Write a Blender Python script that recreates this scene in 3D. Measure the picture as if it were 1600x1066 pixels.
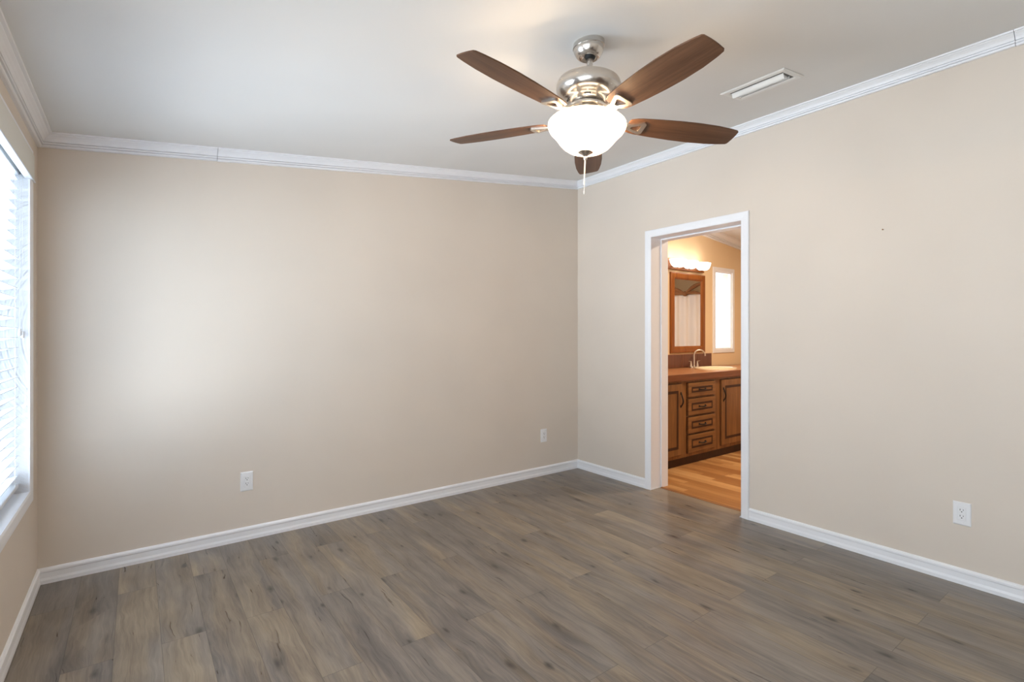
import bpy, bmesh, math, random
from mathutils import Vector, Matrix
random.seed(7)
PI = math.pi
for o in list(bpy.data.objects):
    bpy.data.objects.remove(o)
SC = bpy.context.scene
COL = SC.collection

# ------------------------------------------------------------------ camera
cam = bpy.data.cameras.new('camera')
cam.sensor_width = 36.0
cam.lens = 790.57 * 36.0 / 1600.0
cam.shift_y = -11.0 / 1600.0
cam.clip_start = 0.02
camo = bpy.data.objects.new('camera', cam)
COL.objects.link(camo)
camo.location = (0.4008, -3.4873, 1.27)
camo.rotation_euler = (PI / 2, 0, -0.6391379)
SC.camera = camo

# ------------------------------------------------------------------ world, exposure
SC.view_settings.view_transform = 'Standard'
SC.view_settings.look = 'None'
SC.view_settings.exposure = 0.0
SC.view_settings.gamma = 1.0
SC.view_settings.use_curve_mapping = False
W = bpy.data.worlds.new('daylight_sky')
SC.world = W
W.use_nodes = True
nt = W.node_tree
nt.nodes.clear()
wo = nt.nodes.new('ShaderNodeOutputWorld')
bg = nt.nodes.new('ShaderNodeBackground')
bg.inputs['Color'].default_value = (0.84, 0.95, 1.0, 1)
bg.inputs['Strength'].default_value = 2.3
nt.links.new(bg.outputs[0], wo.inputs[0])


def area(name, loc, rot, sx, sy, power, color, spread=PI):
    l = bpy.data.lights.new(name, 'AREA')
    l.shape = 'RECTANGLE'
    l.size, l.size_y = sx, sy
    l.energy = power
    l.color = color
    l.spread = spread
    o = bpy.data.objects.new(name, l)
    COL.objects.link(o)
    o.location = loc
    o.rotation_euler = rot
    return o


# room: back wall y=0, left wall x=0, right wall x=RW, front wall y=YF (behind the camera)
RW, YF, RT = 3.77, -5.2, 0.20
BX1, BYF = 8.3, -2.7                      # bathroom end wall, bathroom front wall
def zc(x):                                # sloping bedroom ceiling
    return 2.281 + 0.113 * x


def zcb(x):                               # bathroom ceiling falls the other way
    return 2.735 - 0.108 * (x - 3.97)


# daylight through the windows
area('daylight_through_blinds', (-0.22, -0.88, 1.30), (0, -PI / 2, 0), 1.5, 1.2, 20, (0.60, 0.80, 1.0))
area('daylight_ground_bounce', (-1.9, -0.6, 0.0), (0, -PI / 2 - 0.75, 0), 2.4, 2.6, 560, (0.80, 0.90, 1.0))
area('daylight_sky', (-2.2, -2.0, 2.4), (0, -PI / 2 + 0.42, 0), 2.6, 3.4, 45, (0.45, 0.72, 1.0))
area('fill_added_window', (-0.24, -3.2, 1.35), (0, -PI / 2, 0), 1.5, 2.3, 36, (0.84, 0.92, 1.0))  # fill light behind the added window, out of view
area('fill_added_ground_bounce', (-1.9, -3.2, 0.0), (0, -PI / 2 - 0.75, 0), 2.4, 3.4, 20, (0.97, 1.0, 0.98))  # added upward fill for the same unseen window, lifts the ceiling
area('daylight_bathroom_window', (6.27, 0.24, 1.56), (-PI / 2, 0, 0), 0.36, 0.94, 6, (0.9, 0.95, 1.0))
area('bathroom_fill_lamp', (5.15, -1.5, zcb(5.15) - 0.05), (0, 0, 0), 0.35, 0.35, 43, (1.0, 0.82, 0.62))  # unseen lamp with no fixture, added to brighten the bathroom


# ------------------------------------------------------------------ node helper
class NT:
    def __init__(s, name):
        s.m = bpy.data.materials.new(name)
        s.m.use_nodes = True
        s.t = s.m.node_tree
        s.t.nodes.clear()
        s.out = s.t.nodes.new('ShaderNodeOutputMaterial')

    def n(s, typ, ins=None, **kw):
        nd = s.t.nodes.new(typ)
        for k, v in kw.items():
            setattr(nd, k, v)
        for k, v in (ins or {}).items():
            if hasattr(v, 'is_linked') or isinstance(v, bpy.types.NodeSocket):
                s.t.links.new(v, nd.inputs[k])
            else:
                nd.inputs[k].default_value = v
        return nd

    def math(s, op, a, b=None, c=None):
        ins = {0: a}
        if b is not None:
            ins[1] = b
        if c is not None:
            ins[2] = c
        return s.n('ShaderNodeMath', ins, operation=op).outputs[0]

    def vec(s, x, y, z):
        return s.n('ShaderNodeCombineXYZ', {0: x, 1: y, 2: z}).outputs[0]

    def xyz(s):
        c = s.n('ShaderNodeTexCoord')
        p = s.n('ShaderNodeSeparateXYZ', {0: c.outputs['Object']})
        return p.outputs[0], p.outputs[1], p.outputs[2]

    def noise(s, v, scale=1.0, detail=2.0, rough=0.5, dist=0.0):
        return s.n('ShaderNodeTexNoise', {'Vector': v, 'Scale': scale, 'Detail': detail, 'Roughness': rough, 'Distortion': dist}).outputs[0]

    def mix(s, f, a, b, blend='MIX'):
        nd = s.t.nodes.new('ShaderNodeMix')
        nd.data_type = 'RGBA'
        nd.blend_type = blend
        for i, v in ((0, f), (6, a), (7, b)):
            if isinstance(v, bpy.types.NodeSocket):
                s.t.links.new(v, nd.inputs[i])
            else:
                nd.inputs[i].default_value = v if i == 0 else tuple(v) + ((1,) if len(v) == 3 else ())
        return nd.outputs[2]

    def ramp(s, f, stops):
        nd = s.n('ShaderNodeValToRGB', {0: f})
        cr = nd.color_ramp
        while len(cr.elements) < len(stops):
            cr.elements.new(0.5)
        for e, (p, c) in zip(cr.elements, stops):
            e.position = p
            e.color = tuple(c) + (1,)
        return nd.outputs[0]

    def rng(s, f, a, b, c, d):
        return s.n('ShaderNodeMapRange', {0: f, 1: a, 2: b, 3: c, 4: d}).outputs[0]

    def bsdf(s, **kw):
        b = s.n('ShaderNodeBsdfPrincipled')
        for k, v in kw.items():
            if isinstance(v, bpy.types.NodeSocket):
                s.t.links.new(v, b.inputs[k])
            else:
                if isinstance(v, tuple) and len(v) == 3:
                    v = v + (1,)
                b.inputs[k].default_value = v
        s.t.links.new(b.outputs[0], s.out.inputs[0])
        return b

    def bump(s, h, strength, dist=0.002):
        return s.n('ShaderNodeBump', {'Height': h, 'Strength': strength, 'Distance': dist}).outputs[0]


def lin(r, g, b):
    f = lambda c: (c / 255 / 12.92) if c / 255 <= 0.04045 else ((c / 255 + 0.055) / 1.055) ** 2.4
    return (f(r), f(g), f(b))


def paint(name, c, rough=0.6, bump=0.0, scale=180.0, var=0.03, spec=0.3):
    t = NT(name)
    X, Y, Z = t.xyz()
    v = t.vec(X, Y, Z)
    n1 = t.noise(v, 1.3, 2)
    col = t.mix(t.rng(n1, 0.3, 0.7, 0, 1), tuple(x * (1 - var) for x in c), tuple(min(1, x * (1 + var)) for x in c))
    kw = {'Base Color': col, 'Roughness': rough, 'Specular IOR Level': spec}
    if bump:
        kw['Normal'] = t.bump(t.noise(v, scale, 3), bump, 0.001)
    t.bsdf(**kw)
    return t.m


def metal(name, c, rough=0.28, stretch=(40, 40, 600), amt=0.12):
    t = NT(name)
    X, Y, Z = t.xyz()
    n = t.noise(t.vec(t.math('MULTIPLY', X, stretch[0]), t.math('MULTIPLY', Y, stretch[1]), t.math('MULTIPLY', Z, stretch[2])), 1.0, 3)
    t.bsdf(**{'Base Color': c, 'Metallic': 1.0, 'Roughness': t.rng(n, 0.2, 0.8, rough - amt / 2, rough + amt / 2)})
    return t.m


def wood(name, c1, c2, axis='x', fine=90.0, long=3.0, rough=0.4, spec=0.4):
    t = NT(name)
    X, Y, Z = t.xyz()
    s = {'x': (long, fine, fine), 'y': (fine, long, fine), 'z': (fine, fine, long)}[axis]
    v = t.vec(t.math('MULTIPLY', X, s[0]), t.math('MULTIPLY', Y, s[1]), t.math('MULTIPLY', Z, s[2]))
    n = t.noise(v, 1.0, 4, 0.6, 0.4)
    n2 = t.noise(v, 0.22, 2, 0.5, 0.8)
    f = t.math('ADD', t.math('MULTIPLY', n, 0.6), t.math('MULTIPLY', n2, 0.4))
    t.bsdf(**{'Base Color': t.mix(t.rng(f, 0.35, 0.65, 0, 1), c1, c2), 'Roughness': rough, 'Specular IOR Level': spec})
    return t.m


def plank_floor():
    t = NT('grey_oak_laminate')
    X, Y, Z = t.xyz()
    M, A, S, D = (lambda a, b: t.math('MULTIPLY', a, b)), (lambda a, b: t.math('ADD', a, b)), (lambda a, b: t.math('SUBTRACT', a, b)), (lambda a, b: t.math('DIVIDE', a, b))
    r = D(S(X, 0.017), 0.156)
    j = t.math('FLOOR', r)
    u = t.math('FRACT', A(r, 100.0))
    par = t.math('FLOORED_MODULO', j, 2.0)
    sv = D(S(A(Y, 0.97), M(S(1.0, par), 0.6)), 1.2)
    k = t.math('FLOOR', sv)
    v = t.math('FRACT', A(sv, 100.0))
    wn = t.n('ShaderNodeTexWhiteNoise', {'Vector': t.vec(j, k, 3.3)}, noise_dimensions='3D')
    rnd = wn.outputs['Value']
    off = M(rnd, 37.0)
    off2 = M(wn.outputs['Color'], 1.0) if False else M(rnd, 91.0)
    # the grain wanders: bend the across-plank coordinate
    bend = S(t.noise(t.vec(A(M(X, 5.0), off), A(M(Y, 2.2), off2), 0.0), 1.0, 3, 0.6), 0.5)
    kv = t.vec(A(M(X, 5.3), off), A(M(Y, 2.1), off2), 0.0)
    vor = t.n('ShaderNodeTexVoronoi', {'Vector': kv, 'Scale': 1.0, 'Randomness': 1.0}, voronoi_dimensions='2D', feature='F1')
    vcol = t.n('ShaderNodeSeparateColor', {0: vor.outputs['Color']})
    kr = t.rng(vcol.outputs[1], 0.0, 1.0, 0.55, 1.6)
    kd = t.math('DIVIDE', A(vor.outputs['Distance'], M(S(t.noise(kv, 6.0, 3), 0.5), 0.14)), kr)
    sel = t.math('GREATER_THAN', vcol.outputs[0], 0.34)
    knot = M(t.rng(kd, 0.012, 0.070, 1.0, 0.0), sel)
    halo = M(t.rng(kd, 0.03, 0.40, 1.0, 0.0), sel)
    Xb = A(X, A(M(bend, 0.075), M(halo, 0.012)))
    tone = t.noise(t.vec(A(M(Xb, 17.0), off), A(M(Y, 1.5), off2), 0.0), 1.0, 3, 0.6, 0.3)
    patch = t.noise(t.vec(A(M(X, 7.0), off2), A(M(Y, 3.2), off), 5.0), 1.0, 2, 0.5, 0.8)
    grain = t.noise(t.vec(A(M(Xb, 75.0), off), A(M(Y, 3.6), off2), 0.0), 1.0, 4, 0.62, 0.5)
    fine = t.noise(t.vec(A(M(Xb, 330.0), off), A(M(Y, 11.0), off2), 0.0), 1.0, 2, 0.6)
    f = A(A(M(tone, 0.46), M(patch, 0.24)), A(M(grain, 0.42), M(fine, 0.20)))
    f = A(S(f, 0.165), M(S(rnd, 0.5), 0.11))
    crack = t.noise(t.vec(A(M(Xb, 46.0), off2), A(M(Y, 3.0), off), 9.0), 1.0, 2, 0.5, 0.3)
    f = S(f, M(t.rng(crack, 0.66, 0.76, 0.0, 1.0), 0.16))
    f = S(f, M(halo, 0.09))
    grey = t.ramp(f, [(0.24, lin(80, 74, 71)), (0.42, lin(112, 104, 98)), (0.56, lin(132, 122, 113)), (0.78, lin(158, 147, 133))])
    tan = t.ramp(f, [(0.24, lin(88, 76, 64)), (0.42, lin(120, 106, 91)), (0.56, lin(143, 128, 109)), (0.78, lin(172, 156, 132))])
    hue = t.noise(t.vec(A(M(Xb, 8.0), off2), A(M(Y, 1.0), off), 2.0), 1.0, 2, 0.5, 0.4)
    col = t.mix(t.rng(A(hue, M(S(rnd, 0.5), 0.12)), 0.42, 0.62, 0.0, 0.9), grey, tan)
    col = t.mix(M(knot, 0.88), col, lin(54, 47, 43))
    seam = t.math('MAXIMUM', t.math('GREATER_THAN', t.math('ABSOLUTE', S(u, 0.5)), 0.4925), t.math('GREATER_THAN', t.math('ABSOLUTE', S(v, 0.5)), 0.4989))
    col = t.mix(M(seam, 0.46), col, lin(52, 47, 43))
    rough = t.rng(grain, 0.3, 0.7, 0.27, 0.38)
    t.bsdf(**{'Base Color': col, 'Roughness': rough, 'Specular IOR Level': 0.55, 'Normal': t.bump(A(M(grain, 0.4), M(S(1.0, seam), 0.6)), 0.12, 0.001)})
    return t.m


def strip_floor():
    t = NT('honey_oak_strip')
    X, Y, Z = t.xyz()
    M, A, S = (lambda a, b: t.math('MULTIPLY', a, b)), (lambda a, b: t.math('ADD', a, b)), (lambda a, b: t.math('SUBTRACT', a, b))
    r = M(X, 1 / 0.068)
    j = t.math('FLOOR', r)
    u = t.math('FRACT', r)
    o1 = t.n('ShaderNodeTexWhiteNoise', {'W': j}, noise_dimensions='1D').outputs['Value']
    sv = A(M(Y, 1 / 0.55), M(o1, 9.0))
    k = t.math('FLOOR', sv)
    rnd = t.n('ShaderNodeTexWhiteNoise', {'Vector': t.vec(j, k, 1.0)}, noise_dimensions='3D').outputs['Value']
    g = t.noise(t.vec(A(M(X, 150.0), M(rnd, 50.0)), M(Y, 6.0), 0.0), 1.0, 3, 0.6, 0.4)
    f = A(M(rnd, 0.6), M(g, 0.4))
    col = t.ramp(f, [(0.1, lin(140, 88, 48)), (0.5, lin(184, 132, 80)), (0.9, lin(222, 176, 120))])
    seam = t.math('GREATER_THAN', t.math('ABSOLUTE', S(u, 0.5)), 0.48)
    col = t.mix(M(seam, 0.35), col, lin(80, 45, 20))
    t.bsdf(**{'Base Color': col, 'Roughness': 0.32, 'Specular IOR Level': 0.5})
    return t.m


def emit(name, c, strength, base=(0.9, 0.88, 0.84)):
    t = NT(name)
    X, Y, Z = t.xyz()
    n = t.noise(t.vec(X, Y, Z), 14.0, 3)
    col = t.mix(t.rng(n, 0.3, 0.7, 0, 1), tuple(x * 0.96 for x in c), c)
    t.bsdf(**{'Base Color': base, 'Roughness': 0.35, 'Emission Color': col, 'Emission Strength': strength})
    return t.m


def frosted(name, c, strength, clear):
    t = NT(name)
    X, Y, Z = t.xyz()
    n = t.noise(t.vec(X, Y, Z), 14.0, 3)
    col = t.mix(t.rng(n, 0.3, 0.7, 0, 1), tuple(x * 0.96 for x in c), c)
    b = t.n('ShaderNodeBsdfPrincipled', {'Base Color': (0.9, 0.88, 0.84, 1), 'Roughness': 0.3, 'Emission Color': col, 'Emission Strength': strength})
    tr = t.n('ShaderNodeBsdfTransparent', {0: (1.0, 0.95, 0.88, 1)})
    mx = t.n('ShaderNodeMixShader', {0: clear, 1: b.outputs[0], 2: tr.outputs[0]})
    t.t.links.new(mx.outputs[0], t.out.inputs[0])
    return t.m


def glass_pane(name, tint=(1, 1, 1), gloss=0.08):
    t = NT(name)
    tr = t.n('ShaderNodeBsdfTransparent', {0: tint + (1,)})
    gl = t.n('ShaderNodeBsdfGlossy', {'Color': (1, 1, 1, 1), 'Roughness': 0.02})
    mx = t.n('ShaderNodeMixShader', {0: gloss, 1: tr.outputs[0], 2: gl.outputs[0]})
    t.t.links.new(mx.outputs[0], t.out.inputs[0])
    return t.m


def mirror_mat():
    t = NT('silvered_mirror')
    t.bsdf(**{'Base Color': (0.86, 0.85, 0.83), 'Metallic': 1.0, 'Roughness': 0.015})
    return t.m


MT = dict(
    wall=paint('beige_wall_paint', lin(219, 208, 196), 0.62, 0.05, 160),
    ceil=paint('white_ceiling_paint', lin(226, 225, 223), 0.8, 0.05, 120),
    trim=paint('white_semigloss_trim', lin(238, 239, 243), 0.35, 0.0, var=0.01, spec=0.5),
    bathwall=paint('warm_tan_wall_paint', lin(232, 206, 168), 0.55),
    floor=plank_floor(), strip=strip_floor(),
    nickel=metal('brushed_nickel', (0.62, 0.585, 0.545), 0.24),
    nickel2=metal('satin_nickel_bracket', (0.66, 0.62, 0.57), 0.32),
    dark=paint('dark_slot', (0.015, 0.014, 0.013), 0.6),
    walnut=wood('walnut_fan_blade', lin(76, 50, 35), lin(108, 76, 55), 'x', 70, 4, 0.42, 0.35),
    bowl=frosted('frosted_white_glass_lit', (1.0, 0.90, 0.76), 8.0, 0.8),
    shade=emit('alabaster_glass_lit', (1.0, 0.96, 0.88), 2.4),
    plastic=paint('white_plastic', lin(236, 236, 238), 0.4, var=0.01, spec=0.5),
    vent=paint('white_vent_enamel', lin(232, 232, 230), 0.45, var=0.01),
    ventshade=paint('vent_duct_shade', lin(112, 112, 110), 0.8),
    blind=paint('white_blind_slat', lin(222, 225, 230), 0.5, var=0.01),
    header=paint('pale_valance', lin(222, 222, 216), 0.5, var=0.015),
    cord=paint('white_cord', lin(230, 228, 222), 0.8),
    pane=glass_pane('clear_pane'),
    oak=wood('medium_oak_cabinet', lin(102, 68, 37), lin(138, 96, 55), 'z', 70, 4, 0.42),
    oakh=wood('medium_oak_cabinet_rail', lin(102, 68, 37), lin(138, 96, 55), 'x', 70, 4, 0.42),
    oakframe=wood('golden_oak_frame', lin(120, 66, 22), lin(158, 94, 38), 'z', 80, 5, 0.35),
    groove=wood('groove_stain_and_gap_shade', lin(42, 20, 8), lin(60, 30, 12), 'z', 70, 5, 0.5),
    iron=paint('black_iron', (0.02, 0.016, 0.013), 0.45),
    counter=paint('tan_laminate', lin(172, 120, 80), 0.3, var=0.08, spec=0.5),
    counteredge=wood('brown_counter_edge', lin(96, 54, 30), lin(124, 74, 42), 'x', 60, 4, 0.4),
    tile=wood('brown_backsplash_tile', lin(92, 54, 38), lin(118, 74, 54), 'z', 120, 4, 0.3),
    grout=paint('tan_grout', lin(190, 148, 118), 0.8),
    cream=paint('cream_porcelain', lin(244, 226, 192), 0.15, var=0.01, spec=0.6),
    mirror=mirror_mat(),
    curtain=paint('white_shower_fabric', lin(250, 248, 248), 0.8),
    swag=paint('brown_swag_fabric', lin(150, 108, 76), 0.85, var=0.15),
    threshold=wood('oak_transition_strip', lin(128, 84, 48), lin(164, 112, 66), 'y', 80, 4, 0.4),
)


# ------------------------------------------------------------------ mesh helpers
class MB:
    def __init__(s):
        s.bm = bmesh.new()

    def box(s, a, b, mat=None, bev=0.0, seg=2):
        (x0, y0, z0), (x1, y1, z1) = a, b
        M4 = Matrix.LocRotScale(((x0 + x1) / 2, (y0 + y1) / 2, (z0 + z1) / 2), None, (abs(x1 - x0), abs(y1 - y0), abs(z1 - z0)))
        if mat is not None:
            M4 = mat @ M4
        r = bmesh.ops.create_cube(s.bm, size=1.0, matrix=M4)
        if bev:
            es = list({e for v in r['verts'] for e in v.link_edges})
            bmesh.ops.bevel(s.bm, geom=es, offset=bev, segments=seg, affect='EDGES', profile=0.5)
        return s

    def poly_prism(s, pts, ext, mat=None):
        """closed polygon (list of 3-vectors) pushed along ext"""
        e = Vector(ext)
        T = (lambda p: mat @ Vector(p)) if mat is not None else Vector
        a = [s.bm.verts.new(T(p)) for p in pts]
        b = [s.bm.verts.new(T(Vector(p) + e)) for p in pts]
        n = len(pts)
        s.bm.faces.new(a[::-1])
        s.bm.faces.new(b)
        for i in range(n):
            s.bm.faces.new((a[i], a[(i + 1) % n], b[(i + 1) % n], b[i]))
        return s

    def loft(s, rings, close=True, caps=True):
        vs = [[s.bm.verts.new(Vector(p)) for p in r] for r in rings]
        n = len(vs[0])
        for a, b in zip(vs, vs[1:]):
            for i in range(n if close else n - 1):
                s.bm.faces.new((a[i], a[(i + 1) % n], b[(i + 1) % n], b[i]))
        if caps and close:
            s.bm.faces.new(vs[0][::-1])
            s.bm.faces.new(vs[-1])
        return s

    def lathe(s, prof, seg=48, center=(0, 0, 0), mat=None, sxy=(1, 1), caps=True):
        c = Vector(center)
        rings = []
        for r, z in prof:
            ring = []
            for i in range(seg):
                a = 2 * PI * i / seg
                p = c + Vector((r * math.cos(a) * sxy[0], r * math.sin(a) * sxy[1], z))
                ring.append(mat @ p if mat is not None else p)
            rings.append(ring)
        return s.loft(rings, True, caps)

    def tube(s, pts, rad, seg=10):
        pts = [Vector(p) for p in pts]
        rings = []
        up = None
        for i, p in enumerate(pts):
            t = (pts[min(i + 1, len(pts) - 1)] - pts[max(i - 1, 0)]).normalized()
            if up is None:
                up = Vector((0, 0, 1)) if abs(t.z) < 0.9 else Vector((1, 0, 0))
            a = t.cross(up).normalized()
            b = a.cross(t).normalized()
            up = b
            r = rad[i] if isinstance(rad, (list, tuple)) else rad
            rings.append([p + r * (math.cos(2 * PI * k / seg) * a + math.sin(2 * PI * k / seg) * b) for k in range(seg)])
        return s.loft(rings, True, True)

    def build(s, name, mat, parent=None, smooth=False, origin=None, angle=40):
        bmesh.ops.remove_doubles(s.bm, verts=s.bm.verts[:], dist=1e-6)
        bmesh.ops.recalc_face_normals(s.bm, faces=s.bm.faces[:])
        if origin is not None:
            bmesh.ops.translate(s.bm, verts=s.bm.verts[:], vec=-Vector(origin))
        me = bpy.data.meshes.new(name)
        s.bm.to_mesh(me)
        s.bm.free()
        me.materials.append(MT[mat])
        o = bpy.data.objects.new(name, me)
        COL.objects.link(o)
        if smooth:
            for p in me.polygons:
                p.use_smooth = True
            me.set_sharp_from_angle(angle=math.radians(angle))
        if parent is not None:
            o.parent = parent
        if origin is not None:
            o.location = origin
        return o


def tag(o, label=None, cat=None, group=None, kind=None):
    if label:
        o['label'] = label
    if cat:
        o['category'] = cat
    if group:
        o['group'] = group
    if kind:
        o['kind'] = kind
    return o


def thing(name, loc, label, cat, group=None, rot=(0, 0, 0)):
    o = bpy.data.objects.new(name, None)
    o.empty_display_size = 0.05
    COL.objects.link(o)
    o.location = loc
    o.rotation_euler = rot
    return tag(o, label, cat, group)


def struct(o, label, cat):
    return tag(o, label, cat, kind='structure')


# ------------------------------------------------------------------ room shell
WT = 0.12
struct(MB().box((-WT, YF - WT, -0.08), (3.885, WT, 0)).build('floor', 'floor'), 'grey brown oak plank floor of the empty bedroom', 'floor')
struct(MB().box((3.885, BYF - WT, -0.08), (BX1 + WT, WT, 0)).build('floor_bathroom', 'strip'), 'honey coloured wood strip floor beyond the doorway', 'floor')
m = MB().poly_prism([(-WT, YF - WT, zc(-WT)), (RW + 0.1, YF - WT, zc(RW + 0.1)), (RW + 0.1, YF - WT, zc(RW + 0.1) + 0.08), (-WT, YF - WT, zc(-WT) + 0.08)], (0, -YF + 2 * WT, 0))
struct(m.build('ceiling', 'ceil'), 'plain white sloping bedroom ceiling', 'ceiling')
m = MB().poly_prism([(RW + 0.1, BYF - WT, zcb(RW + 0.1)), (BX1 + WT, BYF - WT, zcb(BX1 + WT)), (BX1 + WT, BYF - WT, zcb(BX1 + WT) + 0.08), (RW + 0.1, BYF - WT, zcb(RW + 0.1) + 0.08)], (0, -BYF + 2 * WT, 0))
struct(m.build('ceiling_bathroom', 'ceil'), 'sloping bathroom ceiling seen through the doorway', 'ceiling')
m = MB().poly_prism([(-WT, 0, 0), (RW + 0.1, 0, 0), (RW + 0.1, 0, zc(RW + 0.1)), (-WT, 0, zc(-WT))], (0, WT, 0))
struct(m.build('wall_back', 'wall'), 'long beige wall with two outlets', 'wall')

# left wall with the window hole
WY0, WY1, WZ0, WZ1 = -1.50, -0.265, 0.537, 2.06
m = MB()
h = zc(0)
V0, V1, VZ0, VZ1 = -4.4, -2.0, 0.55, 2.06  # opening for the added fill window
m.box((-WT, WY1, 0), (0, 0, h)).box((-WT, V1, 0), (0, WY0, h)).box((-WT, YF, 0), (0, V0, h)).box((-WT, WY0, 0), (0, WY1, WZ0 - 0.02)).box((-WT, WY0, WZ1), (0, WY1, h))
m.box((-WT, V0, 0), (0, V1, VZ0)).box((-WT, V0, VZ1), (0, V1, h))
struct(m.build('wall_left', 'wall'), 'beige window wall beside the corner', 'wall')

# right wall with the doorway
DY0, DY1, DZ = -1.621, -0.859, 2.056          # clear opening
m = MB()
JT = 0.018
hr = zc(RW + 0.1)
for (ya, yb, za) in ((YF, DY0 - JT, 0), (DY1 + JT, 0, 0), (DY0 - JT, DY1 + JT, DZ + JT)):
    m.poly_prism([(RW, ya, za), (RW + 0.1, ya, za), (RW + 0.1, ya, hr), (RW, ya, zc(RW))], (0, yb - ya, 0))
struct(m.build('wall_right', 'wall'), 'beige wall with the open doorway', 'wall')
m = MB()
for (ya, yb, za) in ((BYF, DY0 - JT, 0), (DY1 + JT, 0, 0), (DY0 - JT, DY1 + JT, DZ + JT)):
    m.poly_prism([(RW + 0.1, ya, za), (RW + RT, ya, za), (RW + RT, ya, zcb(RW + RT)), (RW + 0.1, ya, zcb(RW + 0.1))], (0, yb - ya, 0))
struct(m.build('wall_bathroom_left', 'bathwall'), 'bathroom face of the wall holding the doorway', 'wall')

# front wall (behind the camera)
m = MB().poly_prism([(-WT, YF, 0), (RW + 0.1, YF, 0), (RW + 0.1, YF, zc(RW + 0.1)), (-WT, YF, zc(-WT))], (0, -WT, 0))
struct(m.build('wall_front', 'wall'), 'plain beige wall behind the viewer', 'wall')

# bathroom walls
BWX0, BWX1, BWZ0, BWZ1 = 6.085, 6.459, 1.088, 2.038
m = MB()
for (xa, xb, za, top) in ((RW + 0.1, BWX0, 0, None), (BWX1, BX1, 0, None), (BWX0, BWX1, 0, BWZ0), (BWX0, BWX1, BWZ1, None)):
    ta, tb = (top, top) if top else (zcb(xa), zcb(xb))
    m.poly_prism([(xa, 0, za), (xb, 0, za), (xb, 0, tb), (xa, 0, ta)], (0, WT, 0))
struct(m.build('wall_bathroom_back', 'bathwall'), 'warm tan bathroom wall behind the vanity', 'wall')
struct(MB().box((BX1, BYF, 0), (BX1 + WT, WT, zcb(BX1))).build('wall_bathroom_right', 'bathwall'), 'tan bathroom end wall past the shower curtain', 'wall')
m = MB().poly_prism([(RW + 0.1, BYF, 0), (BX1, BYF, 0), (BX1, BYF, zcb(BX1)), (RW + 0.1, BYF, zcb(RW + 0.1))], (0, -WT, 0))
struct(m.build('wall_bathroom_front', 'bathwall'), 'tan bathroom wall opposite the vanity', 'wall')


# ------------------------------------------------------------------ baseboards and crown
BASEP = [(0, 0), (0.0135, 0), (0.0135, 0.018), (0.0105, 0.030), (0.0100, 0.056), (0.0125, 0.061), (0.0120, 0.070), (0.0070, 0.077), (0, 0.080)]


def run(name, prof, fa, fb, label, cat, mat='trim'):
    """profile swept between two end sections fa(p,h), fb(p,h)"""
    m = MB().loft([[fa(p, h) for p, h in prof], [fb(p, h) for p, h in prof]])
    return struct(m.build(name, mat), label, cat)


run('baseboard_back', BASEP, lambda p, h: (p, -p, h), lambda p, h: (RW - p, -p, h), 'white baseboard along the long beige wall', 'baseboard')
run('baseboard_left', BASEP, lambda p, h: (p, -p, h), lambda p, h: (p, YF + p, h), 'white baseboard under the window', 'baseboard')
run('baseboard_right', BASEP, lambda p, h: (RW - p, -p, h), lambda p, h: (RW - p, DY1 + 0.0575, h), 'short white baseboard between the corner and the doorway', 'baseboard')
run('baseboard_right.001', BASEP, lambda p, h: (RW - p, DY0 - 0.0575, h), lambda p, h: (RW - p, YF + p, h), 'white baseboard running from the doorway past the lone outlet', 'baseboard')
run('baseboard_front', BASEP, lambda p, h: (p, YF + p, h), lambda p, h: (RW - p, YF + p, h), 'white baseboard behind the viewer', 'baseboard')

CROWN = [(0, -0.004), (0.062, -0.004), (0.062, 0.002), (0.0605, 0.0075), (0.0500, 0.0085), (0.0495, 0.012), (0.040, 0.019), (0.032, 0.028), (0.0275, 0.037), (0.0265, 0.0405),
         (0.0170, 0.0410), (0.0170, 0.0455), (0.0250, 0.0460), (0.0240, 0.0525), (0.0120, 0.0530), (0.0120, 0.0575), (0.0190, 0.0580), (0.0175, 0.0640), (0.013, 0.0660), (0, 0.066)]
G = 0.0012
SX = 0.79                                  # joint on the back wall
run('trim_1', CROWN, lambda p, h: (p, -p, zc(p) - h), lambda p, h: (SX - G, -p, zc(SX) - h), 'short white crown moulding piece above the lit end of the long wall', 'crown moulding')
run('trim_2', CROWN, lambda p, h: (SX + G, -p * 1.02, zc(SX) - h * 1.02), lambda p, h: (RW - p, -p, zc(RW - p) - h), 'long white crown moulding piece over the long wall', 'crown moulding')
run('trim_3', CROWN, lambda p, h: (p, -p, zc(p) - h), lambda p, h: (p, YF + p, zc(p) - h), 'white crown moulding above the window', 'crown moulding')
SY = -2.985
run('trim_4', CROWN, lambda p, h: (RW - p, -p, zc(RW - p) - h), lambda p, h: (RW - p, SY + G, zc(RW - p) - h), 'long white crown moulding above the doorway', 'crown moulding')
run('trim_5', CROWN, lambda p, h: (RW - p * 1.02, SY - G, zc(RW - p) - h * 1.02), lambda p, h: (RW - p, YF + p, zc(RW - p) - h), 'white crown moulding piece past the joint on the doorway wall', 'crown moulding')
CROWNB = [(p * 1.2, h * 1.4) for p, h in CROWN]
X0B = RW + RT
run('trim_6', CROWNB, lambda p, h: (X0B + p, -p, zcb(X0B + p) - h), lambda p, h: (BX1 - p, -p, zcb(BX1 - p) - h), 'bathroom crown moulding above the vanity', 'crown moulding', 'trim')

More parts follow.
